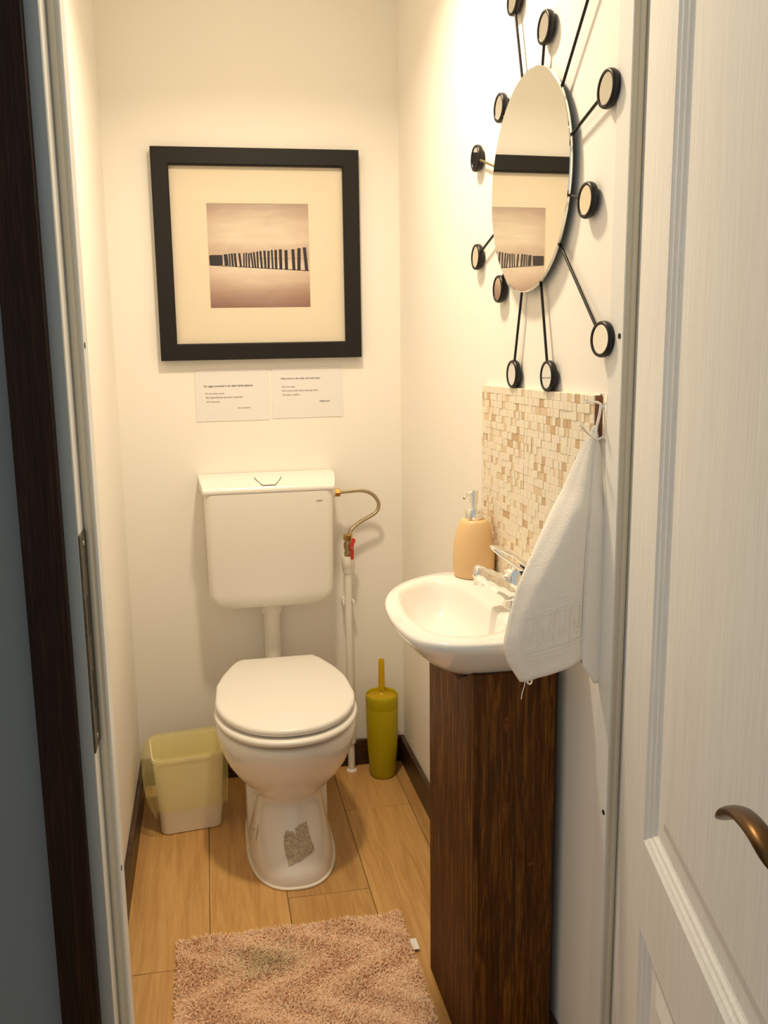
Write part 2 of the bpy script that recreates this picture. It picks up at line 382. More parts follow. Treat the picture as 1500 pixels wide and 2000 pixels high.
# ------------------------------------------------------------------ open door leaf
DP = Vector((-0.006, -1.464, 0)); DD = Vector((-0.2605, -0.9655, 0)).normalized(); DN = Vector((DD.y, -DD.x, 0))  # DN faces the opening
if DN.x > 0: DN = -DN
def D(s, h, z): return DP + DD * s + DN * h + Vector((0, 0, z))
S1, Z0, Z1, TH = 0.745, 0.008, 2.045, 0.040
panels = [(0.138, 0.607, 0.684, 1.93), (0.138, 0.607, 0.14, 0.553)]
def door_mesh():
    v = []; f = []
    def q(*p):
        n = len(v); v.extend(p); f.append(tuple(range(n, n + len(p))))
    zs = [Z0, 0.14, 0.553, 0.684, 1.93, Z1]; ss = [0.005, 0.138, 0.607, S1]
    for i in range(3):
        for j in range(5):
            if i == 1 and j in (1, 3): continue
            q(D(ss[i], 0, zs[j]), D(ss[i + 1], 0, zs[j]), D(ss[i + 1], 0, zs[j + 1]), D(ss[i], 0, zs[j + 1]))
    q(D(0.005, -TH, Z0), D(S1, -TH, Z0), D(S1, -TH, Z1), D(0.005, -TH, Z1))
    for a, b in (((0.005, Z0), (S1, Z0)), ((S1, Z0), (S1, Z1)), ((S1, Z1), (0.005, Z1)), ((0.005, Z1), (0.005, Z0))):
        q(D(a[0], 0, a[1]), D(b[0], 0, b[1]), D(b[0], -TH, b[1]), D(a[0], -TH, a[1]))
    for s0, s1, z0, z1 in panels:   # back of the panel openings
        for a, b in (((s0, z0), (s1, z0)), ((s1, z0), (s1, z1)), ((s1, z1), (s0, z1)), ((s0, z1), (s0, z0))):
            q(D(a[0], 0, a[1]), D(b[0], 0, b[1]), D(b[0], -0.03, b[1]), D(a[0], -0.03, a[1]))
    return v, f
v, f = door_mesh(); door = obj('door_1', v, f, 'door_white'); struct(door, 'white panelled door standing open on the right')
bm = bmesh.new(); bm.from_mesh(door.data); bmesh.ops.remove_doubles(bm, verts=bm.verts, dist=1e-5); bmesh.ops.recalc_face_normals(bm, faces=bm.faces); bm.to_mesh(door.data); bm.free()
PROF = [(0, -0.0005), (0.0015, 0), (0.004, -0.0025), (0.008, -0.004), (0.009, -0.0035), (0.012, -0.007), (0.0155, -0.0085), (0.0165, -0.008), (0.019, -0.0115), (0.022, -0.013)]
for s0, s1, z0, z1 in panels:
    rings = [[D(s0 + o_, h, z0 + o_), D(s1 - o_, h, z0 + o_), D(s1 - o_, h, z1 - o_), D(s0 + o_, h, z1 - o_)] for o_, h in PROF]
    v, f = loft(rings, False, False); mo = obj('panel_moulding', v, f, 'door_white', door, smooth=25)
    o_ = 0.022
    rings = [[D(s0 + o_ + e, h, z0 + o_ + e), D(s1 - o_ - e, h, z0 + o_ + e), D(s1 - o_ - e, h, z1 - o_ - e), D(s0 + o_ + e, h, z1 - o_ - e)] for e, h in ((0, -0.028), (0, -0.013), (0.022, -0.0128), (0.046, -0.0065))]
    v, f = loft(rings); obj('panel', v, f, 'door_white', door)
# lever handle
lev = [D(0.672, 0.012, 0.982), D(0.670, 0.04, 0.987), D(0.660, 0.052, 0.995), D(0.635, 0.055, 1.001), D(0.605, 0.054, 0.996), D(0.580, 0.052, 0.984), D(0.558, 0.050, 0.969), D(0.541, 0.049, 0.956)]
hn = tube('door_handle', spline(lev, 6), [0.0058] * 10 + [0.0055] * 20 + [0.0053] * 4 + [0.005, 0.0047, 0.0044, 0.004, 0.0035, 0.003, 0.0024, 0.0018, 0.001], 'lever_bronze', door, 16, flat=1.75, upv=DN); hn['label'] = 'bronze coloured lever handle'
pv = []
for e, h in ((0, 0.0), (0, 0.007), (0.003, 0.010)):
    pv.append([D(0.672 + (0.019 - e) * math.cos(t), h, 0.93 + (0.019 - e) * math.sin(t) + (0.10 if math.sin(t) > 0 else -0.10)) for t in [2 * PI * (i + 0.5) / 32 for i in range(32)]])
v, f = loft(pv); obj('handle_plate', v, f, 'lever_bronze', door, smooth=40)

# ------------------------------------------------------------------ toilet
TX = -0.431
tw = thing('toilet', 'white ceramic floor standing toilet with closed lid', 'toilet', (TX, 0, 0))
def egg(yb, yf, hw, z, n=64, eb=2.6, ef=2.05, cy=None, bw=None):
    """closed outline: elliptic front, squarer back; local x about the toilet's axis"""
    c = cy if cy is not None else yf + hw * 1.15
    out = []
    for i in range(n):
        t = 2 * PI * i / n; cx, sx = math.cos(t), math.sin(t)
        e = ef if sx < 0 else eb; L = (c - yf) if sx < 0 else (yb - c)
        x = hw * math.copysign(abs(cx) ** (2 / e), cx); y = c + L * math.copysign(abs(sx) ** (2 / e), sx)
        out.append((x, y, z))
    return out
pan_sec = [(0.0, -0.17, -0.628, 0.116, 3, 2.5), (0.012, -0.17, -0.630, 0.117, 3, 2.5), (0.04, -0.17, -0.622, 0.113, 3, 2.5), (0.08, -0.17, -0.600, 0.106, 3, 2.4), (0.12, -0.17, -0.572, 0.098, 3, 2.3),
           (0.155, -0.165, -0.545, 0.092, 3, 2.2), (0.180, -0.16, -0.532, 0.090, 3, 2.2), (0.195, -0.15, -0.535, 0.096, 2.8, 2.1), (0.215, -0.13, -0.552, 0.116, 2.6, 2.05), (0.245, -0.11, -0.580, 0.143, 2.6, 2.0),
           (0.28, -0.09, -0.606, 0.165, 2.6, 2.0), (0.315, -0.08, -0.625, 0.179, 2.6, 2.0), (0.345, -0.07, -0.638, 0.187, 2.7, 2.0), (0.365, -0.065, -0.642, 0.190, 2.7, 2.0), (0.378, -0.065, -0.641, 0.189, 2.7, 2.0), (0.384, -0.07, -0.634, 0.183, 2.7, 2.0)]
def psec(s): return egg(s[1], s[2], s[3], s[0], 64, s[4], s[5], cy=-0.43 + 0.02 * (s[0] < 0.2))
rings = [psec(s) for s in pan_sec]
inner = [egg(-0.16, -0.585, 0.135, 0.3835, cy=-0.42), egg(-0.18, -0.57, 0.125, 0.36, cy=-0.42), egg(-0.24, -0.52, 0.085, 0.26, cy=-0.40), egg(-0.28, -0.46, 0.05, 0.22, cy=-0.38)]
v, f = loft(rings + inner); pan = obj('pan', v, f, 'ceramic', tw, smooth=60)
# trapway body with the flank faces seen either side of the pedestal
def flank(sx):
    pts = [(0.0, -0.40), (0.0, -0.20), (0.20, -0.14), (0.226, -0.30), (0.21, -0.385), (0.12, -0.395)]
    ring = lambda x, k: [(sx * x, y + (k if y < -0.25 else 0), z) for z, y in pts]
    v, f = loft([ring(0.05, 0), ring(0.100, 0), ring(0.109, 0.004), ring(0.114, 0.016)]); return obj('pedestal_flank', v, f, 'ceramic', tw, smooth=50)
flank(-1); flank(1)
# sealant bead round the foot
base = egg(-0.17, -0.631, 0.1185, 0.0035, 96, 3, 2.5, cy=-0.41)
tube('sealant_bead', base, 0.0042, 'sealant', tw, 8, closed=True)
def pan_surf(t, z):
    for a, b in zip(pan_sec, pan_sec[1:]):
        if a[0] <= z <= b[0]:
            k = (z - a[0]) / (b[0] - a[0]); s = [p + (q - p) * k for p, q in zip(a, b)]
            e = s[5]; c = -0.41; cx, sx = math.cos(t), math.sin(t)
            x = s[3] * math.copysign(abs(cx) ** (2 / e), cx); y = c + (c - s[2]) * math.copysign(abs(sx) ** (2 / e), sx); return Vector((x, y, z))
def patch(name, outline, mat, off=0.0012):
    # outline in (t, z) over the pedestal front, filled as a fan of small rings
    cx = sum(p[0] for p in outline) / len(outline); cz = sum(p[1] for p in outline) / len(outline)
    rg = []
    for k in (1.0, 0.75, 0.5, 0.25, 0.04):
        rg.append([(lambda p: (p.x, p.y, p.z))(pan_surf(cx + (t - cx) * k, cz + (z - cz) * k) + Vector((0.15 * off, -off, 0.25 * off))) for t, z in outline])
    v, f = loft(rg, False, True); o = obj(name, v, f, mat, tw); return o
random.seed(11)
def jag(pts, n, amp):
    out = []
    for (a, b), (c, d) in zip(pts, pts[1:] + pts[:1]):
        for i in range(n):
            k = i / n; out.append((a + (c - a) * k + random.uniform(-amp, amp), b + (d - b) * k + random.uniform(-amp, amp) * 0.12))
    return out
T0 = -PI / 2
stk = patch('torn_sticker', jag([(T0 - 0.236, 0.1174), (T0 - 0.175, 0.1283), (T0 - 0.035, 0.1254), (T0 + 0.035, 0.1184), (T0 + 0.017, 0.1313), (T0 + 0.166, 0.1383), (T0 + 0.323, 0.1393), (T0 + 0.358, 0.1114), (T0 + 0.419, 0.0796), (T0 + 0.192, 0.0716), (T0 + 0.017, 0.0627), (T0 - 0.122, 0.0557), (T0 - 0.192, 0.0816), (T0 - 0.244, 0.0995)], 4, 0.010), 'sticker_rest')
stk['label'] = 'grey brown remains of a torn off sticker'
# dirt marks along the left flank edge
dv, df = [], []
for ta, za, tb, zb in ((-1.021, 0.154, -1.024, 0.149), (-1.03, 0.132, -1.035, 0.128), (-1.091, 0.1124, -1.10, 0.0915), (-1.10, 0.0915, -1.108, 0.0726), (-1.075, 0.105, -1.10, 0.083), (-1.24, 0.0905, -1.29, 0.087)):
    n = len(dv)
    for t, z, e in ((ta, za, -0.006), (ta, za, 0.006), (tb, zb, 0.006), (tb, zb, -0.006)):
        p = pan_surf(T0 + t + e, z + (0.0015 if e > 0 else -0.0015)) + Vector((-0.0008, -0.0008, 0)); dv.append(tuple(p))
    df.append((n, n + 1, n + 2, n + 3))
dm_ = obj('dirt_marks', dv, df, 'seam_dark', tw); dm_['kind'] = 'stuff'
# seat and lid
def seatring(yf, hw, z0, z1, yb, tilt, mat, name, dome=0.0, bwid=0.115):
    def outl(sc, z):
        out = []; n = 48; c = yf + 0.225
        pts = [(bwid * 0.98, yb), (bwid + 0.018, yb - 0.03), (hw * 0.86, yb - 0.105), (hw * 0.965, yb - 0.18)]
        half = [Vector((x, y, 0)) for x, y in pts]
        for i in range(1, 15):
            t = PI / 2 * i / 14; half.append(Vector((hw * math.cos(t) ** 0.92 if i < 14 else 0.0, c - (c - yf) * math.sin(t), 0)))
        full = half + [Vector((-p.x, p.y, 0)) for p in reversed(half[:-1])]
        full = resample(full, 80); cen = Vector((0, (yf + yb) / 2, 0))
        return [((cen + (p - cen) * sc).x, (cen + (p - cen) * sc).y, z + tilt * ((cen + (p - cen) * sc).y - yf)) for p in full]
    h = z1 - z0
    rg = [outl(0.955, z0), outl(0.985, z0 + h * 0.12), outl(1.0, z0 + h * 0.45), outl(0.995, z0 + h * 0.75), outl(0.975, z0 + h * 0.95), outl(0.94, z1), outl(0.7, z1 + dome * 0.6), outl(0.4, z1 + dome * 0.9), outl(0.1, z1 + dome)]
    v, f = loft(rg); return obj(name, v, f, mat, tw, smooth=50)
seat = seatring(-0.649, 0.195, 0.3955, 0.4145, -0.145, 0.010, 'plastic_white', 'seat')
lid = seatring(-0.637, 0.191, 0.4185, 0.4400, -0.140, 0.020, 'plastic_white', 'lid', 0.004)
for sx in (-1, 1):
    lathe('hinge', [(0.0001, -0.02), (0.011, -0.02), (0.012, -0.016), (0.012, 0.016), (0.011, 0.02), (0.0001, 0.02)], 'plastic_white', tw, (sx * 0.085, -0.125, 0.405), 18, 'X').location.x = 0
    box('bumper', sx * 0.15 - 0.008, sx * 0.15 + 0.008, -0.43, -0.40, 0.383, 0.3965, 'plastic_white', tw)
# ------------------------------------------------------------------ cistern
ct = thing('cistern', 'white plastic wall hung flush tank with grey white lid', 'cistern', (-0.4345, 0, 0.602))
def crect(hw, yf, z, r=0.02, yb=-0.004, n=6):
    out = [(-hw, yb, z), (hw, yb, z)]
    for i in range(n + 1):
        t = PI / 2 * i / n; out.append((hw - r + r * math.cos(t), yf + r - r * math.sin(t), z))
    for i in range(n + 1):
        t = PI / 2 * i / n; out.append((-hw + r - r * math.sin(t), yf + r - r * math.cos(t), z))
    return out
rg = []
H = 0.355
for k in range(9):   # rounded lower corners
    t = PI / 2 * k / 8; rr = 0.055
    rg.append(crect(0.1885 - rr + rr * math.sin(t), -0.118 - 0.022 * math.sin(t), rr - rr * math.cos(t) if k else 0.0, 0.022))
rg += [crect(0.1895, -0.145, 0.14, 0.024), crect(0.192, -0.150, H - 0.012, 0.026), crect(0.1915, -0.149, H, 0.026)]
v, f = loft(rg); body = obj('tank', v, f, 'cistern_plastic', ct, smooth=35)
LP = [(-0.149, H + 0.001), (-0.152, H + 0.006), (-0.150, H + 0.014), (-0.142, H + 0.022), (-0.128, H + 0.030), (-0.108, H + 0.037), (-0.085, H + 0.041), (-0.05, H + 0.043), (-0.004, H + 0.043)]
def lid_x(y): return 0.192 + 0.014 * min(1.0, max(0.0, (y + 0.152) / 0.09)) ** 0.6
cl, cr = [], []
rows = []
for y, z in LP: rows.append([(-lid_x(y), y, z), (-lid_x(y) * 0.5, y, z), (0, y, z), (lid_x(y) * 0.5, y, z), (lid_x(y), y, z)])
v, f = loft(rows, False, False, closed=False); n = len(v)
bot = [(x, y, H + 0.001) for r in (rows[0], rows[-1]) for x, y, z in r]
n5 = len(rows)
v += [(-lid_x(-0.004), -0.004, H + 0.001), (lid_x(-0.004), -0.004, H + 0.001)]
f += [tuple([k * 5 for k in range(n5)] + [n]), tuple([n + 1] + [k * 5 + 4 for k in reversed(range(n5))]), tuple([n] + [(n5 - 1) * 5 + i for i in range(5)] + [n + 1]), (0, 1, 2, 3, 4, n + 1, n)]
obj('tank_lid', v, f, 'plastic_white', ct, smooth=50)
def lz(y):
    for (a, b), (c, d) in zip(LP[1:], LP[2:]):
        if a <= y <= c: return b + (d - b) * (y - a) / (c - a)
    return LP[-1][1]
bx = 0.0
bt = [(-0.040, -0.096), (-0.036, -0.115), (-0.022, -0.139), (-0.017, -0.1425), (0.017, -0.1425), (0.022, -0.139), (0.036, -0.115), (0.040, -0.096)]
path = [Vector((bx + x, y - 0.0006, lz(y) + 0.0006)) for x, y in bt]
tube('button_seam', path, 0.0009, 'seam_dark', ct, 6)
rows = []
for y in [-0.141, -0.136, -0.128, -0.118, -0.108, -0.098, -0.085, -0.07]:
    hw_ = 0.0385 if y > -0.1 else np.interp(y, [-0.1425, -0.139, -0.115, -0.096], [0.0155, 0.0205, 0.0345, 0.0385])
    rows.append([(bx - hw_, y, lz(y) + 0.0012), (bx, y, lz(y) + 0.0016), (bx + hw_, y, lz(y) + 0.0012)])
v, f = loft(rows, False, False, closed=False); obj('flush_button', v, f, 'plastic_white', ct, smooth=40)
fpt = thing('flush_pipe', 'white plastic flush pipe between the wall tank and the toilet', 'pipe', (-0.4325, -0.036, 0.602))
lathe('pipe', [(0.0001, -0.30), (0.0255, -0.30), (0.0255, -0.045), (0.0265, -0.043), (0.0325, -0.043), (0.0335, -0.040), (0.0335, -0.012), (0.0325, -0.008), (0.0325, -0.0005), (0.0001, -0.0005)], 'pipe_white', fpt, (0, 0, 0), 32)
tube('elbow', spline([(0, 0, -0.298), (0, -0.006, -0.318), (0, -0.022, -0.330), (0, -0.038, -0.332)], 4), 0.0255, 'pipe_white', fpt, 24)
def text_mesh(name, s, x0, x1, z, y, mat, parent, bold=0.0):
    cu = bpy.data.curves.new(name, 'FONT'); cu.body = s; cu.size = 1.0; cu.offset = bold; cu.resolution_u = 2
    to = bpy.data.objects.new(name, cu); COL.objects.link(to); dg = bpy.context.evaluated_depsgraph_get()
    me = bpy.data.meshes.new_from_object(to.evaluated_get(dg)); COL.objects.unlink(to); bpy.data.objects.remove(to); bpy.data.curves.remove(cu)
    xs = [q.co.x for q in me.vertices]; k = (x1 - x0) / (max(xs) - min(xs)); mn = min(xs)
    vs_ = [(x0 + (q.co.x - mn) * k, y, z + q.co.y * k) for q in me.vertices]; fs = [tuple(p.vertices) for p in me.polygons]
    bpy.data.meshes.remove(me)
    return vs_, fs
def text_obj(name, items, mat, parent, bold=0.0):
    v, f = [], []
    for s, x0, x1, z, y in items:
        a, b = text_mesh(name, s, x0, x1, z, y, mat, parent, bold); n = len(v); v += a; f += [tuple(i + n for i in q) for q in b]
    me = bpy.data.meshes.new(name); me.from_pydata(v, [], f); me.materials.append(MATS[mat]); o = bpy.data.objects.new(name, me); COL.objects.link(o); o.parent = parent; return o
text_obj('printed_mark', [('GEBERIT', 0.138, 0.158, H - 0.0315, -0.1507)], 'ink_soft', ct, 0.02)

# ------------------------------------------------------------------ water supply: riser pipe, valve, hose
PX = -0.188
rp = thing('riser_pipe', 'white plastic water pipe rising from the floor beside the toilet', 'pipe', (PX, -0.045, 0))
lathe('pipe', [(0.0001, 0.004), (0.0115, 0.004), (0.0115, 0.70), (0.0001, 0.70)], 'pipe_white', rp, (0, 0, 0), 20)
lathe('floor_flange', [(0.0001, 0), (0.0175, 0), (0.017, 0.004), (0.013, 0.007), (0.0001, 0.009)], 'pipe_white', rp, (0, 0, 0), 20)
lathe('coupling', [(0.0118, 0.10), (0.0165, 0.10), (0.017, 0.104), (0.017, 0.138), (0.014, 0.15), (0.0118, 0.152)], 'pipe_white', rp, (0, 0, 0), 20, caps=False)
lathe('adapter', [(0.0001, 0.672), (0.014, 0.672), (0.0165, 0.678), (0.0165, 0.690), (0.0185, 0.693), (0.0185, 0.722), (0.0165, 0.727), (0.0001, 0.727)], 'pipe_white', rp, (0, 0, 0), 24)
cp = boxes('pipe_clip', [(-0.017, 0.017, 0.012, 0.044, 0.566, 0.584), (-0.019, -0.0125, -0.010, 0.014, 0.568, 0.582), (0.0125, 0.019, -0.010, 0.014, 0.568, 0.582)], 'pipe_white', rp); bevel(cp, 0.0015)
vt = thing('stop_valve', 'brass stop valve with red butterfly handle on the white pipe', 'valve', (PX + 0.003, -0.045, 0.727))
lathe('valve_body', [(0.0001, 0), (0.0125, 0), (0.0125, 0.014), (0.0105, 0.017), (0.0105, 0.020), (0.0135, 0.026), (0.0145, 0.034), (0.0135, 0.042), (0.0105, 0.047), (0.0105, 0.052), (0.0001, 0.052)], 'brass_dull', vt, (0, 0, 0), 24)
lathe('union_nut', [(0.0001, 0.052), (0.0135, 0.052), (0.0145, 0.054), (0.0145, 0.068), (0.0135, 0.070), (0.0001, 0.070)], 'brass', vt, (0, 0, 0), 6, smooth=20)
tube('valve_stem', [(0.004, -0.008, 0.034), (0.009, -0.026, 0.033)], 0.005, 'brass_dull', vt)
hb = [(0.012, -0.028, 0.062), (0.0125, -0.029, 0.055), (0.009, -0.028, 0.046), (0.007, -0.027, 0.038), (0.006, -0.027, 0.033), (0.006, -0.027, 0.028), (0.008, -0.028, 0.020), (0.007, -0.029, 0.008), (0.007, -0.029, -0.004)]
vh = tube('valve_handle', hb, [0.006, 0.009, 0.0075, 0.009, 0.0105, 0.009, 0.0068, 0.008, 0.006], 'red_paint', vt, 14, flat=0.75); vh['label'] = 'red butterfly handle'
lathe('handle_screw', [(0.0001, -0.0365), (0.0035, -0.0365), (0.004, -0.034), (0.004, -0.030)], 'steel', vh, (0.006, -0.004, 0.033), 12, 'Y')
hs = thing('supply_hose', 'braided metal water hose curving from tank to valve', 'hose', (PX + 0.003, -0.045, 0.797))
HP = [(-0.212, -0.075, 0.937), (-0.180, -0.073, 0.9385), (-0.150, -0.070, 0.939), (-0.122, -0.066, 0.932), (-0.100, -0.062, 0.916), (-0.0875, -0.058, 0.892), (-0.0935, -0.055, 0.868), (-0.115, -0.052, 0.852), (-0.145, -0.050, 0.836), (-0.168, -0.048, 0.818), (-0.180, -0.046, 0.800), (-0.184, -0.045, 0.784)]
o = tube('hose', spline(HP, 6), 0.0058, 'hose_braid', hs, 12)
o2 = lathe('tank_nut', [(0.0001, -0.230), (0.0125, -0.230), (0.0135, -0.228), (0.0135, -0.214), (0.0125, -0.212), (0.0001, -0.212)], 'brass', hs, (0, -0.075, 0.937), 6, 'X', smooth=20)
o3 = lathe('tank_inlet', [(0.0001, -0.243), (0.017, -0.243), (0.016, -0.234), (0.014, -0.229), (0.0001, -0.229)], 'plastic_white', hs, (0, -0.075, 0.937), 20, 'X')
rel(hs)

# ------------------------------------------------------------------ framed picture
PCX, PCZ = -0.4295, 1.648
pic = thing('framed_picture', 'large square black framed beach photograph above the toilet', 'picture', (PCX, 0, PCZ))
HO, HI = 0.3015, 0.2525
def rail(a):
    c, s = math.cos(a), math.sin(a)
    def r(x, z): return (x * c - z * s, x * s + z * c)
    prof = [(HO, -0.002), (HO, -0.028), (HO - 0.003, -0.031), (HI + 0.004, -0.031), (HI, -0.028), (HI, -0.015), (HI + 0.012, -0.015), (HI + 0.012, -0.002)]
    A = []; B = []
    for d, y in prof:
        x, z = r(-d, d); A.append((x, y, z)); x, z = r(d, d); B.append((x, y, z))
    v, f = loft([A, B]); return obj('frame_rail', v, f, 'frame_black', pic)
for k in range(4): rail(k * PI / 2)
PW = 0.1505
mb_ = HI + 0.006
mo = loft([[(-mb_, -0.013, -mb_), (mb_, -0.013, -mb_), (mb_, -0.013, mb_), (-mb_, -0.013, mb_)], [(-PW, -0.013, -PW), (PW, -0.013, -PW), (PW, -0.013, PW), (-PW, -0.013, PW)], [(-PW + 0.0015, -0.0115, -PW + 0.0015), (PW - 0.0015, -0.0115, -PW + 0.0015), (PW - 0.0015, -0.0115, PW - 0.0015), (-PW + 0.0015, -0.0115, PW - 0.0015)]], False, False)
obj('mat_board', *mo, 'mat_board', pic)
pr = obj('photo_print', [(-PW, -0.0112, -PW), (PW, -0.0112, -PW), (PW, -0.0112, PW), (-PW, -0.0112, PW), (-PW, -0.009, -PW), (PW, -0.009, -PW), (PW, -0.009, PW), (-PW, -0.009, PW)], [(0, 1, 2, 3), (4, 7, 6, 5), (0, 4, 5, 1), (1, 5, 6, 2), (2, 6, 7, 3), (3, 7, 4, 0)], 'beach_print', pic)
posts = [(1365, 645, 957, 45, -25), (1275, 655, 950, 45, 8), (1200, 670, 946, 42, -8), (1103, 680, 940, 42, 0), (1028, 670, 935, 40, 0), (965, 678, 932, 34, 0), (916, 678, 930, 25, -6), (866, 690, 928, 31, 4), (818, 688, 922, 31, -8), (767, 693, 918, 30, -14), (720, 700, 912, 26, -4), (680, 708, 912, 26, -16), (645, 715, 910, 24, -22), (606, 722, 908, 24, 0), (570, 715, 905, 22, 6), (538, 720, 902, 20, 6), (487, 722, 898, 30, -16), (425, 722, 895, 32, -12), (385, 724, 890, 28, -10), (350, 728, 888, 22, -6), (303, 735, 885, 52, -10), (182, 745, 880, 150, 0), (97, 750, 875, 26, 0)]
def pu(x): return -PW + 0.003 + (x - 83) / (1408 - 83) * (2 * PW - 0.006)
def pz(y): return PW - (y - 75) / 1375 * 2 * PW
v, f = [], []
def flat(pts):
    n = len(v); v.extend([(x, -0.01135, z) for x, z in pts]); f.append(tuple(range(n, n + len(pts))))
for x, a, b, w_, ln in posts:
    flat([(pu(x - w_ / 2 + ln / 2), pz(a)), (pu(x + w_ / 2 + ln / 2), pz(a)), (pu(x + w_ / 2 - ln / 2), pz(b)), (pu(x - w_ / 2 - ln / 2), pz(b))])
flat([(pu(85), pz(874)), (pu(1406), pz(950)), (pu(1406), pz(960)), (pu(85), pz(882))])
pp = obj('printed_posts', v, f, 'print_dark', pr)
v, f = [], []
flat([(pu(700), pz(789)), (pu(1406), pz(789)), (pu(1406), pz(796)), (pu(700), pz(796))]); f[-1] = tuple(f[-1])
v = [(x, -0.01128, z) for x, y, z in v]; obj('printed_horizon', v, f, 'print_mid', pr)
obj('glass_pane', [(-mb_, -0.0148, -mb_), (mb_, -0.0148, -mb_), (mb_, -0.0148, mb_), (-mb_, -0.0148, mb_)], [(0, 1, 2, 3)], 'picture_glass', pic)

# ------------------------------------------------------------------ two paper notices
def notice(x0, x1, z0, z1, label, rot, head, lines, sign):
    o = box('paper_notice', x0, x1, -0.0016, -0.0006, z0, z1, 'paper'); tag(o, label, 'notice', 'paper notices under the picture')
    W, Hh = x1 - x0, z1 - z0
    for q, m, b in [(head, 'ink', 0.022)] + [(q, 'ink', 0.022) for q in sign] + [(q, 'ink_soft', 0.012) for q in lines]:
        text_obj('printed_line', [(q[0], x0 + W * q[1], x0 + W * q[2], z1 - Hh * q[3], -0.0018)], m, o, b)
    return o
notice(-0.637, -0.4135, 1.162, 1.318, 'white paper notice under the picture with text in Romanian', 0,
       ('Va rugam aruncati in wc doar hartie igienica.', 0.115, 0.785, 0.335),
       [('NU servetele umede', 0.135, 0.39, 0.475), ('NU absorbante sau alte materiale', 0.14, 0.635, 0.555), ('NU tampoane', 0.145, 0.325, 0.635), ('Va multumim!', 0.56, 0.735, 0.765)], [])
notice(-0.405, -0.1855, 1.165, 1.320, 'white paper notice under the picture with text in English', 0,
       ('Please throw in the toilet only toilet paper.', 0.13, 0.69, 0.235),
       [('NO wet wipes', 0.14, 0.325, 0.395), ('NO cotton pads, facial cleaning wipes', 0.14, 0.65, 0.475), ('NO paper napkins', 0.145, 0.385, 0.555)],
       [('Thank you!', 0.665, 0.815, 0.695)])

# ------------------------------------------------------------------ sunburst mirror
MY, MZ = -1.0807, 1.6497
mir = thing('sunburst_mirror', 'round wall mirror with black rods ending in small round mirrors', 'mirror', (0, MY, MZ))
mg = lathe('mirror_glass', [(0.0001, -0.004), (0.183, -0.004), (0.1845, -0.0028), (0.1845, 0.0004), (0.0001, 0.0004)], 'mirror_glass', mir, (0, 0, 0), 96, 'X', smooth=30)
bp = lathe('backing_plate', [(0.0001, 0.0005), (0.181, 0.0005), (0.181, 0.0035), (0.0001, 0.0035)], 'mirror_edge', mir, (0, 0, 0), 64, 'X', smooth=30)
for q in (mg, bp): q.location.x = -0.0175; q.rotation_euler.z = 0.027; q.scale = (1, 0.9318, 1.0322)
lathe('wall_mount', [(0.0001, -0.012), (0.05, -0.012), (0.05, -0.0005), (0.0001, -0.0005)], 'iron_black', mir, (0, 0, 0), 32, 'X', smooth=30)
discs = [(-1.3647, 1.7249), (-1.3067, 1.5803), (-1.3691, 1.3675), (-1.1712, 1.3083), (-1.0023, 1.3089), (-0.9177, 1.4778), (-0.7758, 1.5569), (-0.7695, 1.762), (-0.9138, 1.8236), (-1.1308, 1.8915), (-0.9818, 1.9929), (-1.3307, 1.9165)]
dm = None
for i, (y, z) in enumerate(discs):
    d = Vector((0, y - MY, z - MZ)); L = d.length
    u = d / L
    rod = tube('rod', [u * 0.12 + Vector((-0.0095, 0, 0)), u * (L - 0.024) + Vector((-0.0115, 0, 0))], 0.0026, 'iron_black', mir, 8)
    if i == 7: rod.data.materials[0] = MATS['brass_dull']; rod['label'] = 'black rod with its bright reflection put into the colour'  # warm reflection on this black rod is imitated by a brass material
    if dm is None:
        dm = lathe('small_frame', [(0.0001, -0.0115), (0.022, -0.0115), (0.0262, -0.013), (0.0275, -0.016), (0.0275, -0.0205), (0.0262, -0.0237), (0.0242, -0.0245), (0.0222, -0.0238), (0.0218, -0.0215), (0.0001, -0.0215)], 'iron_black', mir, (0.0075, 0, 0), 32, 'X', smooth=50)
        sm = lathe('small_mirror', [(0.0001, -0.0226), (0.0217, -0.0226), (0.0217, -0.0216), (0.0001, -0.0216)], 'mirror_glass', dm, (0.0075, 0, 0), 28, 'X', smooth=30)
        a, b = dm, sm
    else:
        a = dm.copy(); COL.objects.link(a); a.parent = mir; b = sm.copy(); COL.objects.link(b); b.parent = a
    a.location = d
    if i == 2: a.rotation_euler.z = 0.10
    lathe('mount', [(0.0001, -0.0039), (0.012, -0.0039), (0.012, -0.0005), (0.0001, -0.0005)], 'iron_black', mir, (0, d.y, d.z), 10, 'X')

# ------------------------------------------------------------------ mosaic splash back: two tiles, each with its own tesserae
sb = thing('splashback', 'beige mosaic tile splashback on the wall behind the washbasin', 'splashback', (0, 0, 0))
TY = [(-1.0625, -0.816), (-1.349, -1.0635)]; TZ0, TZ1 = 0.868, 1.282
meshes = {}
def tess_mesh(wd, ht, dp, m):
    k = (wd, ht, dp, m)
    if k not in meshes:
        b = 0.0005; x0, x1 = -0.0095, -0.0095 - dp
        o4 = [(-wd / 2, -ht / 2), (wd / 2, -ht / 2), (wd / 2, ht / 2), (-wd / 2, ht / 2)]
        r0 = [(x0, y, z) for y, z in o4]; r1 = [(x1 + b, y, z) for y, z in o4]; r2 = [(x1, y - math.copysign(b, y), z - math.copysign(b, z)) for y, z in o4]
        v, f = loft([r0, r1, r2], False, True); me = bpy.data.meshes.new('tessera'); me.from_pydata(v, [], f); me.materials.append(TESS[m])
        bm = bmesh.new(); bm.from_mesh(me); bmesh.ops.recalc_face_normals(bm, faces=bm.faces); bm.to_mesh(me); bm.free(); meshes[k] = me
    return meshes[k]
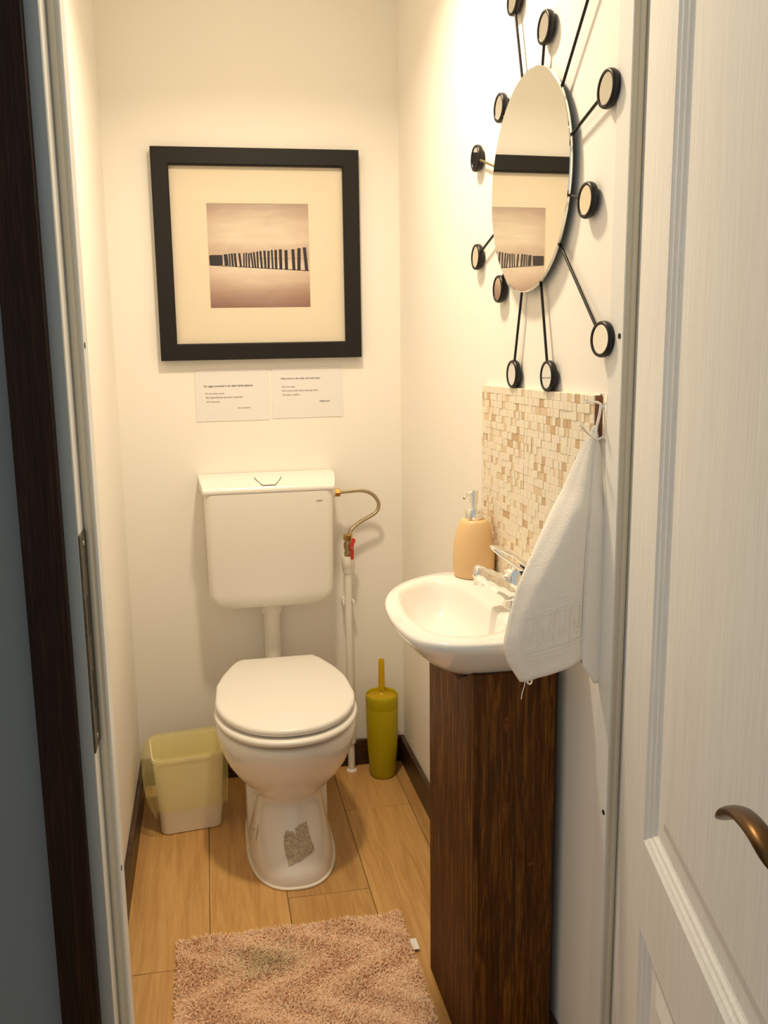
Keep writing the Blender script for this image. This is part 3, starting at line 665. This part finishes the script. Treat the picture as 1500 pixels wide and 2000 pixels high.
def proj(p):
    d = Vector(p) - Vector((CX, CY, CZ)); z = d.dot(F_); return PPX + FPX * d.dot(R_) / z, PPY - FPX * d.dot(U_) / z
def hidden(p):
    x, y = proj(p)
    if y > 850 and x > 1165 - (y - 850) * 0.53 - 4: return True       # towel
    if x > 1150 and y > 840: return True
    if 884 < x < 968 and y > 1022: return True                         # dispenser
    return y > 1105
random.seed(23)
tiles = []; cells = []
for ti, (ya, yb) in enumerate(TY):
    tl = box('tile', -0.0095, 0.0, ya, yb, TZ0, TZ1, 'tile_base', sb)
    tl.data.materials.append(MATS['terracotta'])
    for p in tl.data.polygons:
        if abs(p.normal.y) > 0.9 and p.center.y < -1.2: p.material_index = 1
    rows_ = 28; rh = (TZ1 - TZ0) / rows_
    for r in range(rows_):
        y = ya; z = TZ1 - (r + 0.5) * rh
        while y < yb - 0.004:
            wd = random.choice((0.011, 0.013, 0.013, 0.016, 0.016, 0.020))
            if yb - y - wd < 0.010: wd = yb - y
            wq = round(min(wd, yb - y), 4)
            m = random.choices((0, 1, 2, 3), (58, 21, 12, 9))[0]
            dp = random.choice((0.0014, 0.0018, 0.0022, 0.0026) if m < 2 else (0.0012, 0.0015, 0.0018))
            hid = hidden((-0.012, y + wq / 2, z))
            cells.append((hid, y, ti, z, wq, rh, dp, m)); y += wq
    tiles.append(tl)
cells.sort(key=lambda c: (c[0], c[1]))
big = cells[:298]
for _, y, ti, z, wq, rh, dp, m in big:
    o = bpy.data.objects.new('tessera', tess_mesh(round(wq - 0.0003, 4), round(rh - 0.0003, 5), dp, m)); COL.objects.link(o); o.parent = tiles[ti]; o.location = (0, y + wq / 2, z)
v, f, mi = [], [], []
for _, y, ti, z, wq, rh, dp, m in cells[298:]:
    me = tess_mesh(round(wq - 0.0003, 4), round(rh - 0.0003, 5), dp, m); n = len(v)
    v += [(p.co.x, p.co.y + y + wq / 2, p.co.z + z) for p in me.vertices]
    for p in me.polygons: f.append(tuple(i + n for i in p.vertices)); mi.append(m)
sm_ = obj('small_tesserae', v, f, None, sb, mats=TESS, midx=mi); sm_['kind'] = 'stuff'

# ------------------------------------------------------------------ washbasin
BZ = 0.88
rim_pts = [(-0.001, -0.862), (-0.07, -0.861), (-0.138, -0.866), (-0.205, -0.906), (-0.252, -0.962), (-0.280, -1.030), (-0.292, -1.110), (-0.292, -1.190), (-0.278, -1.262), (-0.246, -1.299), (-0.205, -1.315), (-0.150, -1.319), (-0.07, -1.319), (-0.001, -1.319)]
def clos(p, sm=6, n=72): return resample([Vector((q.x, q.y, 0)) for q in spline([(x, y, 0) for x, y in p], sm)], n)
outer = clos(rim_pts)
inn_pts = [(-0.150, -0.905), (-0.212, -0.947), (-0.243, -1.003), (-0.256, -1.090), (-0.256, -1.168), (-0.239, -1.233), (-0.207, -1.262), (-0.165, -1.268), (-0.118, -1.250), (-0.100, -1.200), (-0.096, -1.110), (-0.098, -1.020), (-0.108, -0.945)]
inner_ = resample([Vector((q.x, q.y, 0)) for q in spline([(x, y, 0) for x, y in inn_pts], 6, True)], 72)
def align(a, b):   # rotate ring b so that its points face those of a
    best = min(range(72), key=lambda s: sum((a[i] - b[(i + s) % 72]).length for i in range(0, 72, 6))); return [b[(i + best) % 72] for i in range(72)]
inner_ = align(outer, inner_)
def sc(ring, k, z, cx, cy, wallfix=False, ky=None):
    out = []
    for p in ring:
        x = p.x * k if wallfix else cx + (p.x - cx) * k
        out.append((x, cy + (p.y - cy) * (ky or k), z))
    return out
BC = (-0.165, -1.095)
rings = [sc(outer, 0.50, 0.766, *BC, True, 0.30), sc(outer, 0.60, 0.772, *BC, True, 0.42), sc(outer, 0.70, 0.784, *BC, True, 0.56), sc(outer, 0.80, 0.803, *BC, True, 0.70), sc(outer, 0.885, 0.826, *BC, True, 0.83),
         sc(outer, 0.95, 0.848, *BC, True, 0.925), sc(outer, 0.985, 0.860, *BC, True, 0.975), sc(outer, 1.0, 0.869, *BC, True, 1.0), sc(outer, 0.998, 0.876, *BC, True, 0.998), sc(outer, 0.985, BZ, *BC, True, 0.985),
         sc(inner_, 1.06, BZ, *BC), sc(inner_, 1.0, BZ - 0.003, *BC), sc(inner_, 0.955, BZ - 0.012, *BC), sc(inner_, 0.90, BZ - 0.032, *BC), sc(inner_, 0.80, BZ - 0.058, *BC), sc(inner_, 0.62, BZ - 0.076, *BC), sc(inner_, 0.35, BZ - 0.083, *BC), sc(inner_, 0.10, BZ - 0.085, *BC)]
bs = thing('washbasin', 'small white ceramic wall washbasin above the brown wooden cabinet', 'washbasin', (0, BC[1], BZ))
v, f = loft(rings); o = obj('bowl', v, f, 'ceramic', bs, smooth=55)
lathe('drain', [(0.0001, 0.7962), (0.018, 0.7962), (0.019, 0.7955), (0.020, 0.794), (0.0001, 0.794)], 'chrome', bs, (BC[0], BC[1], 0), 24)
rel(bs)
# faucet
FY = -1.135
fc = thing('basin_mixer', 'chrome single lever mixer tap on the washbasin', 'faucet', (-0.050, FY, BZ))
tube('body', [(-0.050, FY, BZ - 0.004), (-0.050, FY, BZ + 0.004), (-0.050, FY, BZ + 0.010), (-0.050, FY, BZ + 0.03), (-0.051, FY, BZ + 0.048)], [0.027, 0.027, 0.024, 0.024, 0.027], 'chrome', fc, 28)
tube('spout', spline([(-0.052, FY, BZ + 0.030), (-0.078, FY, BZ + 0.043), (-0.105, FY, BZ + 0.058), (-0.124, FY, BZ + 0.070), (-0.133, FY, BZ + 0.073)], 5), [0.023] * 4 + [0.0205] * 4 + [0.0175] * 4 + [0.0148] * 4 + [0.0142, 0.0138, 0.013, 0.011, 0.006], 'chrome', fc, 24)
lathe('aerator', [(0.0001, BZ + 0.046), (0.0095, BZ + 0.046), (0.0105, BZ + 0.048), (0.0105, BZ + 0.062), (0.0001, BZ + 0.062)], 'chrome', fc, (-0.123, FY, 0), 20)
lathe('cap', [(0.0001, BZ + 0.044), (0.027, BZ + 0.044), (0.0275, BZ + 0.056), (0.025, BZ + 0.070), (0.018, BZ + 0.079), (0.0001, BZ + 0.083)], 'chrome', fc, (-0.050, FY, 0), 28)
nb = tube('cartridge_ring', spline([(-0.045, FY - 0.022, BZ + 0.012), (-0.041, FY - 0.024, BZ + 0.03), (-0.041, FY - 0.025, BZ + 0.055), (-0.046, FY - 0.023, BZ + 0.074), (-0.053, FY - 0.015, BZ + 0.083)], 4), [0.006, 0.0065, 0.007, 0.0075, 0.008, 0.0085, 0.009, 0.0092, 0.0095, 0.0095, 0.009, 0.0085, 0.0075, 0.0065, 0.005, 0.004, 0.003], 'navy_gloss', fc, 14); nb['label'] = 'glossy navy insert'
lp = [(-0.030, FY - 0.020, BZ + 0.070), (-0.052, FY - 0.021, BZ + 0.078), (-0.078, FY - 0.017, BZ + 0.098), (-0.094, FY - 0.006, BZ + 0.112), (-0.094, FY + 0.007, BZ + 0.114), (-0.076, FY + 0.018, BZ + 0.108), (-0.052, FY + 0.022, BZ + 0.095), (-0.028, FY + 0.021, BZ + 0.078), (-0.016, FY, BZ + 0.062)]
tube('lever', spline(lp, 6, True), 0.0078, 'chrome', fc, 14, closed=True, flat=0.55, upv=(0.55, 0, 0.85))
rel(fc)
# soap dispenser
SX, SY = -0.057, -0.903
sd = thing('soap_dispenser', 'apricot ceramic soap dispenser with chrome pump on the washbasin rim', 'soap dispenser', (SX, SY, BZ + 0.0005)); sd.scale = (1.10, 1.10, 1.04)
lathe('bottle', [(0.0001, 0), (0.036, 0), (0.0385, 0.003), (0.0405, 0.02), (0.0405, 0.045), (0.038, 0.07), (0.033, 0.095), (0.0275, 0.112), (0.025, 0.1165), (0.021, 0.1185), (0.0001, 0.119)], 'soap_ceramic', sd, (0, 0, 0), 48)
lathe('collar', [(0.0001, 0.119), (0.0165, 0.119), (0.0168, 0.120), (0.0168, 0.139), (0.016, 0.1405), (0.0001, 0.1405)], 'chrome', sd, (0, 0, 0), 32)
lathe('pump_stem', [(0.0001, 0.1405), (0.0058, 0.1405), (0.0058, 0.152), (0.0082, 0.152), (0.0082, 0.176), (0.0078, 0.178), (0.0001, 0.1785)], 'chrome', sd, (0, 0, 0), 24)
tube('nozzle', [(-0.004, -0.002, 0.174), (-0.012, -0.006, 0.172), (-0.022, -0.012, 0.167), (-0.0245, -0.0135, 0.164)], [0.0042, 0.0036, 0.0028, 0.0026], 'chrome', sd, 12)

# ------------------------------------------------------------------ wooden pedestal cabinet under the basin
cb = thing('cabinet', 'narrow dark stained wooden cabinet boxing the pipes under the washbasin', 'cabinet', (0, -1.11, 0))
x0, x1, y0, y1 = -0.172, -0.020, -1.255, -0.962
def cpanel(name, a):
    cx, cy, cz = (a[0] + a[1]) / 2, (a[2] + a[3]) / 2, (a[4] + a[5]) / 2
    o = obj(name, boxv(a[0] - cx, a[1] - cx, a[2] - cy, a[3] - cy, a[4] - cz, a[5] - cz), BF, 'cabinet_wood', cb, loc=(cx, cy, cz)); bevel(o, 0.0016, 2); return o
fpy = [(y0 + 0.0195, 0.001), (y1, 0.001), (y1, 0.755), (-1.16, 0.757), (-1.20, 0.777), (y0 + 0.0195, 0.796)]
cy_, cz_ = -1.1, 0.4
v, f = loft([[(-0.009, y - cy_, z - cz_) for y, z in fpy], [(0.009, y - cy_, z - cz_) for y, z in fpy]])
bevel(obj('front_panel', v, f, 'cabinet_wood', cb, loc=(x0 + 0.009, cy_, cz_)), 0.0014, 2)
np_ = cpanel('side_panel', (x0 + 0.0005, x1, y0, y0 + 0.018, 0.001, 0.799))
cpanel('side_panel', (x0 + 0.019, x1, y1 - 0.018, y1, 0.001, 0.75))
box('gap_strip', x1 + 0.0005, -0.0155, y0 + 0.004, y0 + 0.016, 0.001, 0.798, 'black_hole', cb)
# knots on the near panel
for kx, kz, a_, b_ in ((-0.112, 0.706, 0.0065, 0.016), (-0.112, 0.545, 0.006, 0.014), (-0.060, 0.43, 0.012, 0.004)):
    ring = lambda k, y: [(kx + a_ * k * math.cos(2 * PI * i / 18), y, kz + b_ * k * math.sin(2 * PI * i / 18)) for i in range(18)]
    v, f = loft([ring(1.0, y0 + 0.0008), ring(0.9, y0 - 0.0003), ring(0.5, y0 - 0.0004)]); obj('knot', v, f, 'knot_wood', cb)
rel(cb)

# ------------------------------------------------------------------ towel hook and towel
hk = thing('towel_hook', 'chrome wire towel hook on the wall beside the splashback', 'hook', (0, -1.36, 1.25))
def wire(name, pts, r): return tube(name, spline(pts, 5), r, 'chrome', hk, 10)
box('hook_plate', -0.003, -0.0002, -1.372, -1.352, 1.215, 1.285, 'chrome', hk, 0.001)
wire('prong', [(-0.002, -1.362, 1.262), (-0.010, -1.362, 1.271), (-0.026, -1.361, 1.2735)], 0.0022)
wire('stay', [(-0.006, -1.362, 1.270), (-0.009, -1.363, 1.252), (-0.013, -1.363, 1.232), (-0.012, -1.362, 1.215), (-0.002, -1.361, 1.218)], 0.0022)
wire('prong', [(-0.013, -1.363, 1.216), (-0.024, -1.362, 1.2225), (-0.036, -1.360, 1.236)], 0.0022)
for p in ((-0.028, -1.361, 1.2735), (-0.0375, -1.360, 1.2375)):
    lathe('ball_end', [(0.0001, -0.004), (0.003, -0.0035), (0.0042, 0), (0.003, 0.0035), (0.0001, 0.004)], 'chrome', hk, p, 12, 'X')
rel(hk)
# towel: sheet in (u, v); u across, v down; profile folds back on itself at the middle
LZ = [1.236, 1.226, 1.208, 1.174, 1.133, 1.095, 1.053, 1.019, 0.982, 0.937, 0.893, 0.874, 0.852, 0.820]
LX = [-0.012, -0.018, -0.026, -0.040, -0.055, -0.074, -0.094, -0.111, -0.128, -0.141, -0.150, -0.150, -0.142, -0.122]
NU, NV = 44, 60
def towel_pt(u, v):
    # left edge curve and fold / right edge curves, bottom rises from the corner towards the fold, then falls again
    zb_f, zb_r = 0.870, 0.824
    k = v
    zl = 1.236 - (1.236 - 0.820) * k; xl = float(np.interp(-zl, [-z for z in LZ], LX))
    zf = 1.236 - (1.236 - zb_f) * k; xf = float(np.interp(k, [0, 0.06, 0.22, 0.45, 0.7, 1.0], [-0.011, -0.011, -0.0175, -0.022, -0.024, -0.026]))
    zr = 1.234 - (1.234 - zb_r) * k; xr = float(np.interp(k, [0, 0.1, 1.0], [-0.008, -0.0035, -0.0024]))
    sp_ = min(1.0, k * 3.0)
    if u <= 0.62:
        s = u / 0.62; x = xl + (xf + 0.006 * sp_ - xl) * s; z = zl + (zf - zl) * s
        y = -1.352 + 0.014 * sp_ * (1 - s) - 0.016 * sp_ * math.sin(PI * min(1.0, s * 1.02)) ** 0.8 + 0.012 * sp_ * s ** 3 - 0.030 * sp_ * s
        y += 0.0035 * sp_ * math.sin(7 * s + 5 * k) * (1 - s)
        y += 0.002 * math.sin(22 * s + 9 * k) * max(0, 1 - s * 2.2) * sp_
    elif u <= 0.72:
        s = (u - 0.62) / 0.10; t = s * PI
        x = xf + 0.006 * sp_ * math.cos(t) - 0.004 * sp_ * s; z = zf + (zf * 0 + (zr * 0.25 + zf * 0.75) - zf) * s * s
        y = -1.352 - sp_ * 0.018 - sp_ * 0.010 * (0.5 - 0.5 * math.cos(t))
    else:
        s = (u - 0.72) / 0.28; xa = xf - 0.010 * sp_; za = zr * 0.25 + zf * 0.75
        x = xa + (xr - xa) * s; z = za + (zr - za) * min(1, s * 1.5)
        y = -1.352 - 0.0265 * sp_ - 0.004 * sp_ * math.sin(PI * s)
    return Vector((x, y, z))
us = [i / NU for i in range(NU + 1)]; vs2 = [j / NV for j in range(NV + 1)]
v = [tuple(towel_pt(a, b)) for b in vs2 for a in us]
f = [(j * (NU + 1) + i, j * (NU + 1) + i + 1, (j + 1) * (NU + 1) + i + 1, (j + 1) * (NU + 1) + i) for j in range(NV) for i in range(NU)]
twl = obj('hand_towel', v, f, 'towel_cotton', smooth=180); tag(twl, 'white cotton hand towel hanging from the chrome wire hook', 'towel')
so = twl.modifiers.new('thickness', 'SOLIDIFY'); so.thickness = 0.0035; so.offset = 0
# woven key border: raised bands and stepped meander on the lower part of the front fold
def ribbon(path, wdt, name, hgt=0.0034):
    v, f = [], []
    for (a, b), (c, d) in zip(path, path[1:]):
        steps = 3; L = math.hypot(c - a, d - b); nx, nz = -(d - b) / L * wdt / 2, (c - a) / L * wdt / 2; n0 = len(v)
        for i in range(steps + 1):
            t = i / steps; uu, vv = a + (c - a) * t, b + (d - b) * t
            for sg in (-1, 1):
                p = towel_pt(uu + sg * nx, vv + sg * nz); v.append((p.x, p.y - hgt, p.z))
        for i in range(steps): f.append((n0 + 2 * i, n0 + 2 * i + 1, n0 + 2 * i + 3, n0 + 2 * i + 2))
    return v, f
VV, FF = [], []
def addr(path, wd=0.012):
    v, f = ribbon(path, wd, 'x'); n = len(VV); VV.extend(v); FF.extend([tuple(i + n for i in q) for q in f])
for k in range(4):
    u0 = 0.10 + k * 0.115
    addr([(u0, 0.90), (u0, 0.74), (u0 + 0.08, 0.74), (u0 + 0.08, 0.85), (u0 + 0.04, 0.85), (u0 + 0.04, 0.80)])
    addr([(u0, 0.90), (u0 + 0.115, 0.90)])
addr([(0.04, 0.70), (0.56, 0.70)], 0.010); addr([(0.04, 0.935), (0.56, 0.935)], 0.010)
obj('key_border', VV, FF, 'towel_cotton', twl)
c0 = towel_pt(0.0, 1.0)
th = tube('loose_thread', spline([c0 + Vector((0.008, -0.002, 0.002)), c0 + Vector((0.006, -0.003, -0.008)), c0 + Vector((0.003, -0.003, -0.018)), c0 + Vector((0.001, -0.003, -0.030))], 4), 0.0007, 'towel_cotton', twl, 6)
tube('hanging_loop', spline([c0 + Vector((0.010, -0.002, 0.003)), c0 + Vector((0.012, -0.004, -0.003)), c0 + Vector((0.017, -0.004, -0.004)), c0 + Vector((0.020, -0.002, 0.003))], 4), 0.0013, 'towel_cotton', twl, 6)

# ------------------------------------------------------------------ waste bin with liner
BRZ = math.radians(6.5)
bn = thing('waste_bin', 'small white plastic waste bin against the left wall', 'bin', (-0.710, -0.236, 0)); bn.rotation_euler.z = BRZ
def rrect(hx, hy, r, z, n=6, wav=0.0, seed=0):
    out = []
    for cx, cy, a0 in ((hx - r, hy - r, 0), (-hx + r, hy - r, PI / 2), (-hx + r, -hy + r, PI), (hx - r, -hy + r, 1.5 * PI)):
        for i in range(n + 1):
            a = a0 + PI / 2 * i / n; out.append((cx + r * math.cos(a), cy + r * math.sin(a), z))
    return out
HB = 0.235
v, f = loft([rrect(0.083, 0.066, 0.018, 0.0), rrect(0.087, 0.070, 0.022, 0.004), rrect(0.100, 0.080, 0.026, HB - 0.012), rrect(0.103, 0.083, 0.027, HB - 0.010), rrect(0.103, 0.083, 0.027, HB), rrect(0.100, 0.080, 0.026, HB), rrect(0.083, 0.066, 0.022, 0.008)])
obj('body', v, f, 'bin_white', bn, smooth=40)
lg = thing('bin_liner', 'thin translucent yellow bag lining the waste bin', 'bag', (-0.710, -0.236, 0)); lg.rotation_euler.z = BRZ
random.seed(5)
def wavy(ring, amp, ph, zj=0.0):
    out = []; n = len(ring)
    for i, (x, y, z) in enumerate(ring):
        a = 2 * PI * i / n; k = 1 + amp * (math.sin(7 * a + ph) + 0.6 * math.sin(13 * a + 2 * ph) + 0.4 * math.sin(23 * a))
        out.append((x * k, y * k, z + zj * (math.sin(5 * a + ph) + 0.5 * math.sin(11 * a))))
    return out
N_ = 14
def flare(ring, k): return [(x - k * max(0, -x / 0.09) ** 2, y, z) for x, y, z in ring]
rg = [wavy(rrect(0.078, 0.060, 0.02, 0.02, N_), 0.01, 1), wavy(rrect(0.087, 0.069, 0.022, 0.12, N_), 0.012, 2), wavy(rrect(0.096, 0.076, 0.024, HB - 0.01, N_), 0.006, 1), wavy(rrect(0.099, 0.079, 0.026, HB + 0.006, N_), 0.004, 2, 0.001),
      wavy(rrect(0.106, 0.086, 0.029, HB + 0.007, N_), 0.004, 2, 0.001), flare(wavy(rrect(0.109, 0.089, 0.030, HB - 0.006, N_), 0.006, 2, 0.001), 0.008), flare(wavy(rrect(0.110, 0.089, 0.032, HB - 0.035, N_), 0.012, 3, 0.002), 0.014), flare(wavy(rrect(0.109, 0.0885, 0.030, HB - 0.08, N_), 0.018, 4, 0.004), 0.012), flare(wavy(rrect(0.107, 0.0875, 0.030, HB - 0.13, N_), 0.022, 4.5, 0.008), 0.008), flare(wavy(rrect(0.105, 0.0865, 0.030, HB - 0.16, N_), 0.024, 4.9, 0.011), 0.004)]
v, f = loft(rg, True, False); obj('film', v, f, 'bag_film', lg, smooth=60)

# ------------------------------------------------------------------ toilet brush
br = thing('toilet_brush', 'lime yellow plastic toilet brush in its holder in the corner', 'toilet brush', (-0.0925, -0.089, 0)); br.scale = (1.06, 1.06, 0.985)
lathe('holder', [(0.0001, 0), (0.034, 0), (0.0375, 0.003), (0.0395, 0.012), (0.045, 0.09), (0.0478, 0.16), (0.0490, 0.236), (0.0487, 0.238), (0.0487, 0.241), (0.0491, 0.243), (0.0492, 0.274), (0.0485, 0.281), (0.0465, 0.284), (0.0445, 0.282), (0.0438, 0.276), (0.0438, 0.274), (0.0001, 0.274)], 'lime_plastic', br, (0, 0, 0), 48)
lathe('brush_lid', [(0.0001, 0.2745), (0.0425, 0.2745), (0.0425, 0.2765), (0.028, 0.279), (0.016, 0.285), (0.012, 0.290), (0.0001, 0.290)], 'amber_plastic', br, (0, 0, 0), 40)
lathe('handle', [(0.0001, 0.290), (0.0112, 0.290), (0.0100, 0.315), (0.0092, 0.36), (0.0088, 0.396), (0.0084, 0.3985), (0.0066, 0.3985), (0.0062, 0.394), (0.0001, 0.393)], 'amber_plastic', br, (0, 0, 0), 24)

# ------------------------------------------------------------------ bath mat with pile
bmat = thing('bath_mat', 'dusty pink shaggy bath mat on the oak floor', 'mat', (0, 0, 0))
MX0, MX1, MY0, MY1 = -0.733, -0.196, -1.33, -0.775
prism('backing', [(MX0, MY0), (MX1 - 0.012, MY0), (MX1, MY1), (MX0 + 0.004, MY1)], 0.0005, 0.007, 'rug_base', bmat, bev=0.002)
rng = np.random.default_rng(3); NTF = 44000
px_ = rng.uniform(MX0 + 0.001, MX1 - 0.004, NTF); py_ = rng.uniform(MY0, MY1 - 0.001, NTF)
px_ = np.minimum(px_, MX1 - 0.003 - 0.012 * (MY1 - py_) / (MY1 - MY0))
ang = rng.uniform(0, 2 * PI, NTF) ; lean = rng.uniform(0.002, 0.009, NTF); ln_dir = 0.5 * np.sin(px_ * 21) + 0.6 * np.cos(py_ * 17) + rng.normal(0, 1.6, NTF)
hgt = rng.uniform(0.0055, 0.0085, NTF) + 0.003 * np.sin(px_ * 40 + 3 * np.sin(py_ * 30)); wd_ = rng.uniform(0.0011, 0.0019, NTF)
V = np.zeros((NTF, 5, 3)); ux, uy = np.cos(ang), np.sin(ang); lx, ly = np.cos(ln_dir) * lean, np.sin(ln_dir) * lean
for k, (s, t) in enumerate(((-1, 0), (1, 0))):
    V[:, k, 0] = px_ + s * ux * wd_; V[:, k, 1] = py_ + s * uy * wd_; V[:, k, 2] = 0.005
for k, s in ((2, 1), (3, -1)):
    V[:, k, 0] = px_ + s * ux * wd_ * 0.9 + lx * 0.6; V[:, k, 1] = py_ + s * uy * wd_ * 0.9 + ly * 0.6; V[:, k, 2] = 0.005 + hgt * 0.75
V[:, 4, 0] = px_ + lx * 1.5; V[:, 4, 1] = py_ + ly * 1.5; V[:, 4, 2] = 0.005 + hgt
V[:, :, 0] = np.clip(V[:, :, 0], MX0 - 0.004, MX1 + 0.003)
nb_ = NTF * 5; me = bpy.data.meshes.new('pile'); idx = np.arange(NTF)[:, None] * 5
tri = np.concatenate([idx + np.array([[0, 1, 2]]), idx + np.array([[0, 2, 3]]), idx + np.array([[3, 2, 4]])])
me.vertices.add(nb_); me.vertices.foreach_set('co', V.reshape(-1)); nt = len(tri)
me.loops.add(nt * 3); me.loops.foreach_set('vertex_index', tri.reshape(-1).astype(np.int32)); me.polygons.add(nt)
me.polygons.foreach_set('loop_start', np.arange(0, nt * 3, 3, dtype=np.int32)); me.update(calc_edges=True); me.validate()
me.materials.append(MATS['rug_pile']); pl = bpy.data.objects.new('pile', me); COL.objects.link(pl); pl.parent = bmat; pl['kind'] = 'stuff'
tgm = box('care_tag', MX1 - 0.004, MX1 + 0.014, -0.908, -0.872, 0.006, 0.0075, 'tag_white', bmat); tgm['label'] = 'white care tag'
